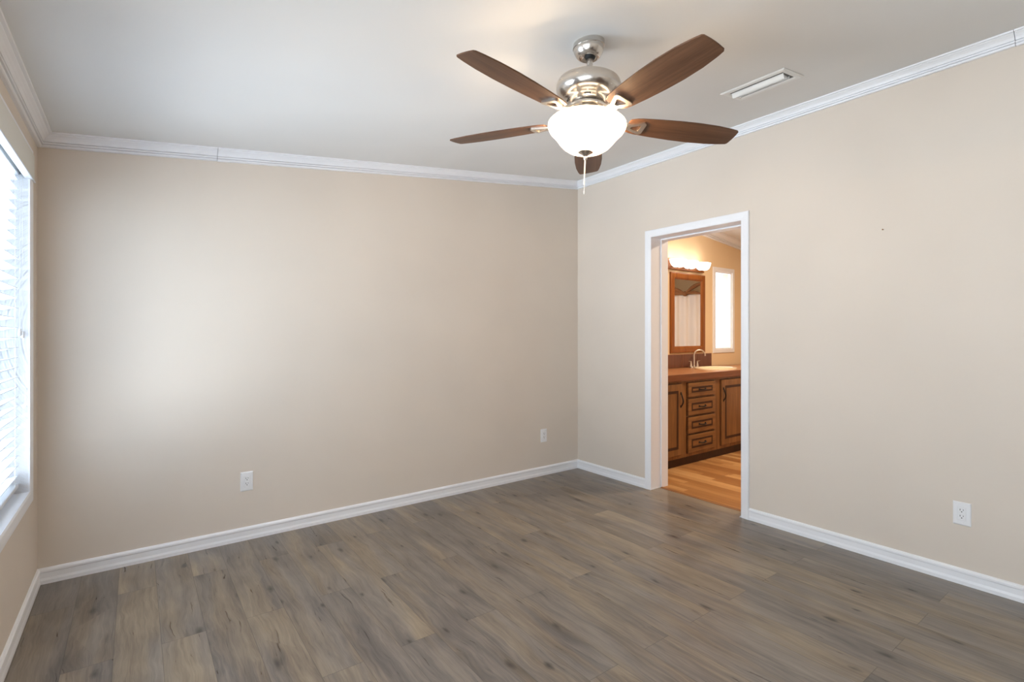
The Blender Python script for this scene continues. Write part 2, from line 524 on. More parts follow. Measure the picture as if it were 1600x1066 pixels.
# ------------------------------------------------------------------ doorway: jambs, stops, casing
m = MB()
JX0, JX1 = RW - 0.002, RW + RT + 0.002
m.box((JX0, DY1, 0), (JX1, DY1 + JT, DZ + JT)).box((JX0, DY0 - JT, 0), (JX1, DY0, DZ + JT)).box((JX0, DY0, DZ), (JX1, DY1, DZ + JT))
d1 = struct(m.build('door_1', 'trim'), 'white cased doorway without a door leading to the bathroom', 'doorway')
ST0, ST1, STT = 3.885, 3.972, 0.011
m = MB()
m.box((ST0, DY1 - STT, 0), (ST1, DY1, DZ), bev=0.003).box((ST0, DY0, 0), (ST1, DY0 + STT, DZ), bev=0.003).box((ST0, DY0 + STT, DZ - STT), (ST1, DY1 - STT, DZ), bev=0.003)
m.build('door_stop', 'trim', d1)
CW = 0.0575
CAS = [(0.0, 0.0), (0.0, 0.007), (0.006, 0.0105), (0.016, 0.0115), (0.024, 0.0135), (0.044, 0.0155), (0.0545, 0.0155), (CW, 0.012), (CW, 0)]   # (outward, thickness)


def casing(name, x, sgn, parent):
    m = MB()
    for side in (0, 1):
        y, s = (DY1, 1) if side == 0 else (DY0, -1)
        m.loft([[(x + sgn * t, y + s * o, 0.0) for o, t in CAS], [(x + sgn * t, y + s * o, DZ + o) for o, t in CAS]])
    m.loft([[(x + sgn * t, DY0 - o, DZ + o) for o, t in CAS], [(x + sgn * t, DY1 + o, DZ + o) for o, t in CAS]])
    return m.build(name, 'trim', parent)


casing('casing', RW, -1, d1)
casing('casing', RW + RT, 1, d1)
m = MB()
m.box((RW - 0.019, DY1 - 0.004, 0), (RW + 0.085, DY1 + 0.0, 0.010), bev=0.002)
m.box((RW - 0.019, DY0, 0), (RW + 0.05, DY0 + 0.004, 0.010), bev=0.002)
m.build('shoe_strip', 'trim', d1)
tr = MB().loft([[(3.868, y, 0.0), (3.870, y, 0.004), (3.880, y, 0.007), (3.892, y, 0.007), (3.902, y, 0.004), (3.904, y, 0.0)] for y in (DY0 + 0.0115, DY1 - 0.0115)])
struct(tr.build('trim_7', 'threshold'), 'thin oak transition strip across the doorway floor', 'threshold')

# ------------------------------------------------------------------ window 1 (left wall)
w1 = thing('window_1', (0, 0, 0), 'white framed window behind the blind', 'window')
w1['kind'] = 'structure'
m = MB()
rx = -WT - 0.01
m.box((rx, WY1, WZ0 - 0.02), (0.0, WY1 + 0.012, WZ1)).box((rx, WY0 - 0.012, WZ0 - 0.02), (0.0, WY0, WZ1)).box((rx, WY0, WZ1), (0.0, WY1, WZ1 + 0.012))
m.build('jamb', 'trim', w1)
m = MB().box((rx, WY0, WZ0 - 0.02), (0.004, WY1, WZ0), bev=0.003)
m.build('sill', 'trim', w1)
m = MB()
cs = [(0, 0), (0, 0.005), (0.010, 0.009), (0.038, 0.011), (0.052, 0.011), (0.058, 0.007), (0.058, 0)]
rect = [(WY1, WZ0), (WY1, WZ1 + 0.02), (WY0, WZ1 + 0.02), (WY0, WZ0)]
sg = [(1, -1), (1, 1), (-1, 1), (-1, -1)]
rings = [[(t, rect[i][0] + sg[i][0] * o, rect[i][1] + sg[i][1] * o) for o, t in cs] for i in range(4)]
m.loft(rings + [rings[0]], True, False)
m.build('casing', 'trim', w1)
m = MB()
fx0, fx1 = rx + 0.002, rx + 0.035
fw = 0.045
for (ya, yb, za, zb) in ((WY1 - fw, WY1, WZ0, WZ1), (WY0, WY0 + fw, WZ0, WZ1), (WY0 + fw, WY1 - fw, WZ0, WZ0 + fw), (WY0 + fw, WY1 - fw, WZ1 - fw, WZ1)):
    m.box((fx0, ya, za), (fx1, yb, zb), bev=0.004)
m.build('sash', 'trim', w1)
m = MB().box((fx0 + 0.014, WY0 + fw, WZ0 + fw), (fx0 + 0.018, WY1 - fw, WZ1 - fw))
m.build('pane', 'pane', w1)

# the blind: slats, rails, ladder cords, valance
SY0, SY1 = WY0 + 0.006, WY1 - 0.006
SXC = -0.057
bl = thing('window_blind', (SXC, (SY0 + SY1) / 2, WZ0), 'white horizontal slat blind with open slats hanging in the window', 'blind')
IL = bl.matrix_basis.inverted() if False else Matrix.Translation((-SXC, -(SY0 + SY1) / 2, -WZ0))


def bpart(m, name, mat, **k):
    bmesh.ops.transform(m.bm, matrix=IL, verts=m.bm.verts[:])
    return m.build(name, mat, bl, **k)


ZB, SP = 0.615, 0.0452
m = MB()
nsl = 0
z = ZB
TILT = math.radians(-14)
while z < 1.985:
    mat = Matrix.Translation((SXC, 0, z)) @ Matrix.Rotation(TILT, 4, 'Y')
    prof = [(-0.025, -0.0012), (-0.0125, 0.0005), (0, 0.001), (0.0125, 0.0005), (0.025, -0.0012), (0.025, 0.0012), (0.0125, 0.0029), (0, 0.0034), (-0.0125, 0.0029), (-0.025, 0.0012)]
    m.loft([[mat @ Vector((a, y, b)) for a, b in prof] for y in (SY0, SY1)])
    z += SP
    nsl += 1
bpart(m, 'slats', 'blind')
bpart(MB().box((SXC - 0.026, SY0, 0.565), (SXC + 0.026, SY1, 0.583), bev=0.004), 'bottom_rail', 'blind')
bpart(MB().box((SXC - 0.028, SY0, 2.0), (SXC + 0.028, SY1, 2.055), bev=0.003), 'headrail', 'blind')
for yy in (SY1 - 0.10, (SY0 + SY1) / 2, SY0 + 0.10):
    m = MB()
    for xx in (SXC - 0.027, SXC + 0.0275):
        m.tube([(xx, yy, 0.584), (xx, yy, 2.0)], 0.0008, 6)
    bpart(m, 'ladder_cord', 'cord')
m = MB().box((-0.0005, WY0 - 0.06, 1.998), (0.0135, WY1 + 0.07, 2.118), bev=0.003)
bpart(m, 'valance', 'header')
m = MB().box((-0.012, WY0 - 0.06, 1.990), (0.0175, WY1 + 0.074, 1.9975), bev=0.0025)
bpart(m, 'valance_lip', 'blind')
for (xx, yy, zb, zt) in ((SXC + 0.031, SY1 - 0.016, 1.262, 2.0), (SXC + 0.040, SY1 - 0.004 - 0.006, 1.252, 2.0)):
    bpart(MB().tube([(xx, yy, zb + 0.02), (xx, yy, zt)], 0.0007, 6), 'pull_cord', 'cord')
    bpart(MB().lathe([(0.001, 0.03), (0.004, 0.029), (0.0055, 0.016), (0.0065, 0.004), (0.005, 0.0), (0.001, 0)], 14, (xx, yy, zb)), 'cord_tassel', 'plastic', smooth=True)

# unseen second bedroom window, added to let in fill light
w3 = thing('window_added', (0, 0, 0), 'unseen white framed window added along the window wall for fill light', 'window')
w3['kind'] = 'structure'
m = MB()
for (ya, yb, za, zb) in ((V0, V0 + 0.05, VZ0, VZ1), (V1 - 0.05, V1, VZ0, VZ1), (V0 + 0.05, V1 - 0.05, VZ0, VZ0 + 0.05), (V0 + 0.05, V1 - 0.05, VZ1 - 0.05, VZ1), (-3.23, -3.17, VZ0 + 0.05, VZ1 - 0.05)):
    m.box((-0.10, ya, za), (-0.05, yb, zb), bev=0.004)
m.build('frame', 'trim', w3)
MB().box((-0.078, V0 + 0.05, VZ0 + 0.05), (-0.074, V1 - 0.05, VZ1 - 0.05)).build('pane', 'pane', w3)

# ------------------------------------------------------------------ bathroom window (narrow)
w2 = thing('window_2', (0, 0, 0), 'narrow bright bathroom window beside the mirror', 'window')
w2['kind'] = 'structure'
m = MB()
cs2 = [(0, 0), (0, 0.010), (0.010, 0.014), (0.045, 0.014), (0.052, 0.009), (0.052, 0)]
rect = [(BWX0, BWZ0), (BWX0, BWZ1), (BWX1, BWZ1), (BWX1, BWZ0)]
sg = [(-1, -1), (-1, 1), (1, 1), (1, -1)]
rings = [[(rect[i][0] + sg[i][0] * o, -t, rect[i][1] + sg[i][1] * o) for o, t in cs2] for i in range(4)]
m.loft(rings + [rings[0]], True, False)
m.build('casing', 'trim', w2)
m = MB()
for (xa, xb, za, zb) in ((BWX0, BWX0 + 0.012, BWZ0, BWZ1), (BWX1 - 0.012, BWX1, BWZ0, BWZ1), (BWX0 + 0.012, BWX1 - 0.012, BWZ0, BWZ0 + 0.012), (BWX0 + 0.012, BWX1 - 0.012, BWZ1 - 0.012, BWZ1)):
    m.box((xa, 0.004, za), (xb, 0.034, zb), bev=0.003)
m.build('sash', 'trim', w2)
MB().box((BWX0 + 0.012, 0.018, BWZ0 + 0.012), (BWX1 - 0.012, 0.021, BWZ1 - 0.012)).build('pane', 'pane', w2)


# ------------------------------------------------------------------ ceiling fan
FZ = 2.170
fan = thing('ceiling_fan', (1.928, -1.963, FZ), 'brushed nickel ceiling fan with five walnut blades and a lit white glass bowl', 'ceiling fan')
TILTM = Matrix.Rotation(0.024, 4, 'X') @ Matrix.Rotation(0.042, 4, 'Y')
fan.rotation_euler = TILTM.to_euler()
# canopy: local frame; top trimmed to the sloping ceiling
inv = (Matrix.Translation(fan.location) @ TILTM).inverted()
ct = inv @ Vector((1.928 + 0.0115, -1.963 - 0.008, 0))
m = MB()
prof = [(0.058, 0.338), (0.0655, 0.336), (0.0665, 0.318), (0.064, 0.314), (0.0635, 0.306), (0.0645, 0.303), (0.061, 0.290), (0.053, 0.275), (0.045, 0.267), (0.038, 0.264), (0.030, 0.266), (0.020, 0.275)]
m.lathe(prof, 56)
# shear the top rim so that it meets the ceiling plane
WM = Matrix.Translation(fan.location) @ TILTM
for v in m.bm.verts:
    if v.co.z > 0.31:
        w = WM @ v.co
        tz = zc(w.x) - (0.0005 if v.co.z > 0.33 else 0.022)
        v.co = WM.inverted() @ Vector((w.x, w.y, tz))
bmesh.ops.translate(m.bm, verts=m.bm.verts[:], vec=(-0.0065, 0.005, -0.0004))
m.build('canopy', 'nickel', fan, True)
m = MB().lathe([(0.022, 0.275), (0.024, 0.270), (0.020, 0.262), (0.012, 0.258)], 32)
m.build('hanger_ball', 'dark', fan, True)
m = MB().lathe([(0.0128, 0.268), (0.0128, 0.212), (0.0135, 0.210), (0.020, 0.205), (0.026, 0.198), (0.027, 0.186)], 32)
m.build('downrod', 'nickel', fan, True)
m = MB().lathe([(0.026, 0.190), (0.050, 0.188), (0.085, 0.182), (0.110, 0.173), (0.124, 0.165), (0.1275, 0.163), (0.1275, 0.160), (0.131, 0.158), (0.136, 0.142), (0.136, 0.126),
                (0.131, 0.112), (0.120, 0.100), (0.104, 0.089), (0.094, 0.085), (0.092, 0.082), (0.080, 0.072), (0.060, 0.062), (0.030, 0.060)], 72)
m.build('motor_housing', 'nickel', fan, True)
for k in range(5):                       # cooling slots on the sloping underside
    a = math.radians(-171.9 + 36 + 72 * k)
    mt = Matrix.Rotation(a, 4, 'Z') @ Matrix.Translation((0.0865, 0, 0.0772)) @ Matrix.Rotation(math.radians(-39), 4, 'Y')
    MB().box((-0.003, -0.013, -0.002), (0.003, 0.013, 0.0015), mt, bev=0.001).build('vent_slot', 'dark', fan)
m = MB().lathe([(0.050, 0.062), (0.076, 0.060), (0.080, 0.056), (0.080, 0.048), (0.074, 0.044), (0.048, 0.044)], 56)
m.build('flywheel', 'nickel', fan, True)
m = MB().lathe([(0.046, 0.046), (0.0475, 0.040), (0.0475, 0.012), (0.060, 0.010), (0.082, 0.006), (0.085, 0.002), (0.084, -0.002), (0.060, -0.004), (0.020, -0.006)], 56)
m.build('switch_housing', 'nickel', fan, True)
# three curved arms that carry the glass bowl
for k in range(3):
    a = math.radians(10 + 120 * k)
    pts = []
    for q in range(9):
        f = q / 8
        r = 0.078 + 0.072 * f
        pts.append((r * math.cos(a), r * math.sin(a), 0.002 + 0.008 * math.sin(PI * f) - 0.013 * f))
    MB().tube(pts, 0.0032, 8).build('bowl_arm', 'nickel', fan, True)
# unseen ring added over the bulbs to hold back their upward light
m = MB().lathe([(0.095, -0.002), (0.142, -0.0025), (0.142, -0.005), (0.095, -0.0045), (0.095, -0.002)], 64, caps=False)
m.build('bulb_shield_ring', 'nickel2', fan, True)
# bell shaped glass bowl
outer = [(0.150, -0.008), (0.157, -0.009), (0.1625, -0.015), (0.1640, -0.024), (0.1615, -0.035), (0.154, -0.048), (0.140, -0.062), (0.126, -0.078), (0.114, -0.094), (0.098, -0.111), (0.076, -0.126), (0.050, -0.134), (0.020, -0.136)]
inner = [(max(r - 0.006, 0.014), z + 0.006) for r, z in outer[::-1]]
inner[-1] = (0.146, -0.008)
m = MB()
m.lathe(outer + [(0.013, -0.136), (0.013, -0.130)] + inner + [outer[0]], 72, caps=False)
m.build('glass_bowl', 'bowl', fan, True, angle=70)
m = MB().lathe([(0.006, 0.0), (0.006, -0.130), (0.030, -0.131), (0.032, -0.135), (0.022, -0.140), (0.012, -0.147), (0.007, -0.152), (0.0085, -0.156), (0.009, -0.161), (0.006, -0.166), (0.001, -0.167)], 32)
m.build('finial', 'nickel', fan, True)
for (dx, dy, L) in ((-0.0045, -0.002, 0.262), (0.004, 0.002, 0.298)):
    m = MB().tube([(dx, dy, -0.160), (dx, dy, -L)], 0.0011, 6)
    m.lathe([(0.0008, 0.003), (0.0021, 0.001), (0.0024, -0.006), (0.0015, -0.011), (0.0005, -0.012)], 10, (dx, dy, -L))
    m.build('pull_chain', 'cord', fan)
# blades
PITCH = -0.187
TH0 = -3.0004
R0, R1 = 0.182, 0.660


def hw(f):                               # half width along the blade
    pts = [(0.0, 0.0405), (0.04, 0.050), (0.10, 0.0555), (0.25, 0.0625), (0.45, 0.0685), (0.62, 0.0700), (0.80, 0.0660), (0.94, 0.0570), (1.0, 0.0505)]
    for (a, b), (c, d) in zip(pts, pts[1:]):
        if f <= c:
            t = (f - a) / (c - a)
            return b + (d - b) * t
    return pts[-1][1]


def blade_mesh():
    m = MB()
    N = 40
    up, lo = [], []
    for i in range(N + 1):
        f = i / N
        up.append((R0 + (R1 - R0) * f, hw(f)))
        lo.append((R0 + (R1 - R0) * f, -hw(f)))
    tip = [(R1 + 0.006, 0.044), (R1 + 0.0085, 0.020), (R1 + 0.009, 0.0), (R1 + 0.0085, -0.020), (R1 + 0.006, -0.044)]
    root = [(R0 - 0.004, -0.030), (R0 - 0.005, 0.0), (R0 - 0.004, 0.030)]
    outl = up + tip + lo[::-1] + root
    T = 0.0028
    ringA = [(x, y, -T + 0.0008) for x, y in outl]
    cx = sum(x for x, _ in outl) / len(outl)
    shr = lambda x, y: (x - 0.0012 * (1 if x > cx else -1) * (abs(x - cx) > 0.2), y * 0.985)
    rings = [[(*shr(x, y), -T) for x, y in outl], ringA, [(x, y, T - 0.0008) for x, y in outl], [(*shr(x, y), T) for x, y in outl]]
    m.loft(rings)
    return m


def rrect(x0, x1, w0, w1, rad, n=7):
    """rounded trapezoid outline: half width w0 at x0, w1 at x1"""
    pts = []
    for (x, y, a0) in ((x1, w1, 0), (x0, w0, 90), (x0, -w0, 180), (x1, -w1, 270)):
        cx = x - rad if a0 in (0, 270) else x + rad
        cy = y - rad if y > 0 else y + rad
        for i in range(n):
            a = math.radians(a0 + 90 * i / (n - 1))
            pts.append((cx + rad * math.cos(a), cy + rad * math.sin(a)))
    return pts


def ring_plate(m, out, inn, z0, z1):
    a = [(x, y, z0) for x, y in out]
    b = [(x, y, z1) for x, y in out]
    c = [(x, y, z1) for x, y in inn]
    d = [(x, y, z0) for x, y in inn]
    m.loft([a, b, c, d, a], True, False)


bm_blade = blade_mesh()
first = None
for k in range(5):
    a = TH0 + k * 2 * PI / 5
    MXY = Matrix.Rotation(a, 4, 'Z') @ Matrix.Rotation(PITCH, 4, 'X')
    if first is None:
        b = bm_blade.build('blade', 'walnut', fan, False)
        first = b
    else:
        b = first.copy()
        COL.objects.link(b)
    b.matrix_basis = MXY
    # bracket under the blade: D shaped open loop, neck, foot on the flywheel
    m = MB()
    out = rrect(0.172, 0.252, 0.020, 0.041, 0.014)
    inn = rrect(0.192, 0.234, 0.009, 0.022, 0.008)
    ring_plate(m, out, inn, -0.0105, -0.003)
    nk = []
    for q in range(8):
        f = q / 7
        x = 0.178 - 0.108 * f
        wd = 0.020 - 0.006 * math.sin(PI * f) - 0.002 * f
        z = -0.0075 + 0.055 * (f * f * (3 - 2 * f))
        th = 0.0035
        nk.append([(x, -wd, z - th), (x, wd, z - th), (x, wd, z + th), (x, -wd, z + th)])
    m.loft(nk)
    br = m.build('blade_bracket', 'nickel2', fan, True, angle=50)
    br.matrix_basis = MXY
# bulbs' light inside the bowl
for k in range(5):
    a = TH0 + 2 * PI * (k + 0.5) / 5
    L = bpy.data.lights.new('fan_bulb', 'POINT')
    L.energy = 4.2
    L.color = (1.0, 0.76, 0.50)
    L.shadow_soft_size = 0.02
    o = bpy.data.objects.new('fan_bulb', L)
    COL.objects.link(o)
    o.parent = fan
    o.location = (0.112 * math.cos(a), 0.112 * math.sin(a), -0.050)

# ------------------------------------------------------------------ ceiling vent
VX, VY = 3.152, -2.073
SL = math.atan(0.113)
vt = thing('ceiling_vent', (VX, VY, zc(VX) - 0.001), 'white rectangular louvered air vent in the ceiling', 'vent', rot=(0, -SL, 0))
ow, ol, iw, il = 0.108, 0.176, 0.066, 0.146
m = MB()
rr = lambda w, l, z: [(-w, -l, z), (w, -l, z), (w, l, z), (-w, l, z)]
m.loft([rr(ow, ol, 0), rr(ow, ol, -0.003), rr(ow - 0.008, ol - 0.008, -0.0075), rr(iw + 0.01, il + 0.006, -0.0075), rr(iw, il, -0.002), rr(iw, il, 0.0)], True, False)
m.build('vent_frame', 'vent', vt)
MB().box((-iw, -il, -0.0014), (iw, il, -0.0004)).build('duct_shade_sheet', 'ventshade', vt)  # flat grey sheet, paints the shade inside the duct
for (x, drop, lean, yi, th) in ((-0.046, 0.026, 0.010, 0.004, 0.0022), (-0.019, 0.013, 0.006, 0.010, 0.0014), (-0.003, 0.0125, 0.006, 0.012, 0.0014), (0.013, 0.012, 0.006, 0.014, 0.0014), (0.031, 0.0135, -0.004, 0.008, 0.0018)):
    pr = []
    for q in range(7):
        t = q / 6
        pr.append((x + lean * t * t, -0.001 - drop * t))
    prof = pr + [(a + th, b + 0.0006) for a, b in pr[::-1]]
    y1 = il - yi
    MB().loft([[(a, y, b) for a, b in prof] for y in (-y1, y1)]).build('louver', 'vent', vt)


# ------------------------------------------------------------------ outlets (built facing +Z of a local frame)
def outlet(loc, rot, label):
    t = thing('wall_outlet', loc, label, 'outlet', 'white duplex outlets on the bedroom walls', rot)
    # local: x right, z up, y toward wall; face at -y
    m = MB()
    w, hh = 0.0355, 0.0585
    R = lambda a, b, y: [(-a, y, -b), (a, y, -b), (a, y, b), (-a, y, b)]
    m.loft([R(w, hh, 0), R(w, hh, -0.002), R(w - 0.004, hh - 0.004, -0.0055), R(0.018, 0.0345, -0.0058), R(0.0175, 0.034, -0.0045)])
    m.build('cover_plate', 'plastic', t)
    m = MB().box((-0.0165, -0.0072, -0.033), (0.0165, -0.0040, 0.033), bev=0.0012)
    rc = m.build('receptacle', 'plastic', t)
    for s in (1, -1):
        m = MB()
        zc0 = 0.0155 * s
        m.box((-0.0075, -0.0076, zc0 + 0.0005), (-0.0052, -0.0070, zc0 + 0.0090))
        m.box((0.0050, -0.0076, zc0 + 0.0015), (0.0071, -0.0070, zc0 + 0.0080))
        m.lathe([(0.0026, -0.0070), (0.0026, -0.0076)], 14, mat=Matrix.Translation((0, 0, zc0 - 0.0055)) @ Matrix.Rotation(PI / 2, 4, 'X') @ Matrix.Scale(-1, 4, (0, 0, 1)))
        m.build('slot', 'dark', rc)
    for s in (1, -1):
        MB().lathe([(0.0026, 0.0), (0.0022, 0.0012), (0.0004, 0.0013)], 14, mat=Matrix.Translation((0, -0.0052, 0.0485 * s)) @ Matrix.Rotation(PI / 2, 4, 'X')).build('screw', 'plastic', t)
    return t


outlet((0.951, 0, 0.360), (0, 0, 0), 'white duplex outlet low on the long wall at its window end')
outlet((3.348, 0, 0.356), (0, 0, 0), 'white duplex outlet low on the long wall close to the doorway corner')
outlet((RW, -2.788, 0.357), (0, 0, -PI / 2), 'white duplex outlet low on the wall with the doorway')

# nail left in the doorway wall, and the little screw by the valance
nl = MB().lathe([(0.0015, 0.0), (0.0015, 0.010), (0.0038, 0.0105), (0.0038, 0.012), (0.001, 0.0125)], 12, mat=Matrix.Translation((RW + 0.001, -2.450, 1.856)) @ Matrix.Rotation(-PI / 2, 4, 'Y'))
tag(nl.build('nail', 'swag'), 'small nail left high in the doorway wall', 'nail')

# ------------------------------------------------------------------ vanity cabinet
CX0, CX1, CF = 3.99, 7.35, -0.575          # cabinet run, face plane y
van = thing('vanity_cabinet', (CX0, 0, 0), 'brown oak bathroom vanity cabinet with drawers and dark grooves', 'cabinet')
VI = Matrix.Translation((-CX0, 0, 0))


def vpart(m, name, mat, parent=None, **k):
    bmesh.ops.transform(m.bm, matrix=VI, verts=m.bm.verts[:])
    return m.build(name, mat, parent or van, **k)


m = MB().box((CX0, CF, 0.085), (CX1, CF + 0.019, 0.818)).box((CX0, CF + 0.019, 0.085), (CX0 + 0.018, -0.003, 0.818)).box((CX1 - 0.018, CF + 0.019, 0.085), (CX1, -0.003, 0.818))
m.box((CX0 + 0.018, CF + 0.019, 0.085), (CX1 - 0.018, -0.003, 0.103)).box((CX0 + 0.018, -0.009, 0.103), (CX1 - 0.018, -0.003, 0.818))
vpart(m, 'body', 'oak')
vpart(MB().box((CX0, CF + 0.03, 0.0), (CX1, -0.003, 0.085)), 'toe_kick', 'groove')


def ring_boxes(m, x0, x1, z0, z1, w, ya, yb):
    m.box((x0, ya, z0), (x0 + w, yb, z1)).box((x1 - w, ya, z0), (x1, yb, z1)).box((x0 + w, ya, z0), (x1 - w, yb, z0 + w)).box((x0 + w, ya, z1 - w), (x1 - w, yb, z1))


def front(kind, x0, x1, z0, z1, hx=None):
    f = CF - 0.020
    d = vpart(MB().box((x0, f, z0), (x1, CF, z1), bev=0.003), kind, 'oakh' if kind == 'drawer' else 'oak')
    mx = 0.052 if kind == 'drawer' else 0.060
    mz = 0.040 if kind == 'drawer' else 0.060
    m = MB()
    ring_boxes(m, x0 + mx, x1 - mx, z0 + mz, z1 - mz, 0.018 if kind == 'drawer' else 0.026, f - 0.0012, f + 0.004)
    vpart(m, 'groove_moulding', 'groove', d)
    # dark strips that paint the shadow of the gap round the front
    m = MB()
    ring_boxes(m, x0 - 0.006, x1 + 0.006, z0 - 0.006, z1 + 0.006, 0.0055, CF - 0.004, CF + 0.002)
    vpart(m, 'gap_shadow', 'groove', d)
    if kind == 'drawer':
        cx, cz = (x0 + x1) / 2, (z0 + z1) / 2
        m = MB()
        m.tube([(cx - 0.05, f, cz), (cx - 0.046, f - 0.014, cz - 0.002), (cx - 0.025, f - 0.022, cz - 0.004), (cx, f - 0.024, cz - 0.005), (cx + 0.025, f - 0.022, cz - 0.004), (cx + 0.046, f - 0.014, cz - 0.002), (cx + 0.05, f, cz)],
               [0.007, 0.0055, 0.006, 0.008, 0.006, 0.0055, 0.007], 8)
        m.box((cx - 0.062, f - 0.003, cz - 0.009), (cx - 0.04, f + 0.001, cz + 0.009), bev=0.002).box((cx + 0.04, f - 0.003, cz - 0.009), (cx + 0.062, f + 0.001, cz + 0.009), bev=0.002)
        vpart(m, 'handle', 'iron', d, smooth=True)
    else:
        cz = z1 - 0.15
        m = MB()
        pts, rad = [], []
        for q in range(13):
            t = q / 12
            zz = cz - 0.062 + 0.124 * t
            pts.append((hx + 0.006 * math.sin(2 * PI * t), f - 0.004 - 0.020 * math.sin(PI * t), zz))
            rad.append(0.0045 + 0.003 * math.sin(PI * t))
        m.tube(pts, rad, 8)
        m.box((hx - 0.009, f - 0.003, cz - 0.075), (hx + 0.009, f + 0.001, cz - 0.050), bev=0.002).box((hx - 0.009, f - 0.003, cz + 0.050), (hx + 0.009, f + 0.001, cz + 0.075), bev=0.002)
        vpart(m, 'handle', 'iron', d, smooth=True)
    return d


for (za, zb) in ((0.660, 0.795), (0.483, 0.640), (0.309, 0.463), (0.122, 0.290)):
    front('drawer', 4.665, 5.125, za, zb)
front('door', 4.03, 4.565, 0.122, 0.795, 4.545)
front('door', 5.245, 5.98, 0.122, 0.795, 5.275)
front('door', 6.06, 6.78, 0.122, 0.795, 6.75)

# countertop with a hole-less drop-in sink resting in it
ctp = thing('countertop', (CX0, 0, 0.818), 'tan laminate bathroom countertop with brown edge', 'countertop')
VI = Matrix.Translation((-CX0, 0, -0.818))
SXc, SYc = 5.56, -0.330
SA, SB = 0.265, 0.198                     # sink half axes


def ring_pts(a, b, z, n=48, c=(SXc, SYc)):
    return [(c[0] + a * math.cos(2 * PI * i / n), c[1] + b * math.sin(2 * PI * i / n), z) for i in range(n)]


# top slab with oval cut: bridge the oval to the rectangle
m = MB()
n = 48
oval = ring_pts(SA - 0.02, SB - 0.02, 0.884)
rectp = []
xa, xb, ya, yb = CX0 - 0.0, CX1 + 0.01, -0.590, -0.014
for i in range(n):
    c, s_ = math.cos(2 * PI * i / n), math.sin(2 * PI * i / n)
    hx = (xb - SXc) if c > 0 else (SXc - xa)
    hy = (yb - SYc) if s_ > 0 else (SYc - ya)
    k = min(hx / abs(c) if abs(c) > 1e-6 else 1e9, hy / abs(s_) if abs(s_) > 1e-6 else 1e9)
    rectp.append((SXc + k * c, SYc + k * s_, 0.884))
for cx_, cy_ in ((xa, ya), (xb, ya), (xa, yb), (xb, yb)):       # snap the closest samples to the corners
    i = min(range(n), key=lambda q: (rectp[q][0] - cx_) ** 2 + (rectp[q][1] - cy_) ** 2)
    rectp[i] = (cx_, cy_, 0.884)
lower = [(x, y, 0.8185) for x, y, _ in rectp]
ovl = [(x, y, 0.8185) for x, y, _ in oval]
m.loft([oval, rectp, lower, ovl, oval], True, False)
vpart(m, 'top', 'counter', ctp)
m = MB().box((CX0, -0.606, 0.822), (CX1 + 0.01, -0.5902, 0.886), bev=0.005)
vpart(m, 'edge_band', 'counteredge', ctp)

# sink: oval rim and basin
snk = MB()
rings = [ring_pts(SA, SB, 0.8845), ring_pts(SA, SB, 0.893), ring_pts(SA - 0.006, SB - 0.006, 0.899), ring_pts(SA - 0.03, SB - 0.03, 0.900), ring_pts(SA - 0.045, SB - 0.042, 0.892),
         ring_pts(SA - 0.07, SB - 0.06, 0.84), ring_pts(SA - 0.12, SB - 0.09, 0.79), ring_pts(0.06, 0.05, 0.768), ring_pts(0.02, 0.02, 0.765),
         ring_pts(0.02, 0.02, 0.758), ring_pts(0.075, 0.06, 0.76), ring_pts(SA - 0.105, SB - 0.08, 0.785), ring_pts(SA - 0.055, SB - 0.05, 0.84), ring_pts(SA - 0.032, SB - 0.032, 0.884)]
snk.loft(rings + [rings[0]], True, False)
so = snk.build('sink', 'cream', None, True, origin=(SXc, SYc, 0.8845))
tag(so, 'cream oval drop-in sink set in the tan countertop', 'sink')

# faucet
FX, FY, FZ_ = 5.540, -0.074, 0.8848
fc = thing('faucet', (FX, FY, FZ_), 'nickel gooseneck bathroom faucet with two lever handles', 'faucet')
m = MB()
m.loft([[(x * s1, y * s1, z) for x, y in rrect(-0.075, 0.075, 0.026, 0.026, 0.024)] for s1, z in ((1, 0), (1, 0.008), (0.92, 0.014))])
m.build('base', 'nickel2', fc, True)
pts, rad = [(0, 0, 0.012), (0, 0, 0.03), (0, 0, 0.09), (0, 0, 0.14)], [0.014, 0.010, 0.009, 0.009]
ang = math.radians(-38)
for q in range(1, 13):
    t = PI * 0.90 * q / 12
    r = 0.062
    dd = r - r * math.cos(t)
    pts.append((dd * math.cos(ang), dd * math.sin(ang), 0.14 + r * math.sin(t)))
    rad.append(0.009)
pts.append((pts[-1][0] + 0.004 * math.cos(ang), pts[-1][1] + 0.004 * math.sin(ang), pts[-1][2] - 0.025))
rad.append(0.0105)
MB().tube(pts, rad, 14).build('spout', 'nickel2', fc, True)
for s in (-1, 1):
    m = MB().lathe([(0.019, 0.012), (0.018, 0.018), (0.012, 0.045), (0.009, 0.066), (0.010, 0.072), (0.004, 0.076)], 20, (0.062 * s, 0, 0))
    m.tube([(0.062 * s, 0, 0.070), (0.085 * s, -0.004, 0.074), (0.108 * s, -0.006, 0.077)], [0.006, 0.005, 0.004], 8)
    m.build('lever_handle', 'nickel2', fc, True)

# backsplash tiles
BS1 = 6.000
bsp = thing('backsplash', (CX0, 0, 0.885), 'brown tile backsplash strip between mirror and countertop', 'backsplash')
VI = Matrix.Translation((-CX0, 0, -0.885))
vpart(MB().box((CX0, -0.007, 0.8855), (BS1, -0.0005, 1.040)), 'grout_bed', 'grout', bsp)
x = BS1
m = MB()
while x > CX0 + 0.05:
    m.box((max(x - 0.296, CX0 + 0.003), -0.0125, 0.888), (x - 0.006, -0.0072, 1.035), bev=0.0015)
    x -= 0.2975
vpart(m, 'tiles', 'tile', bsp)

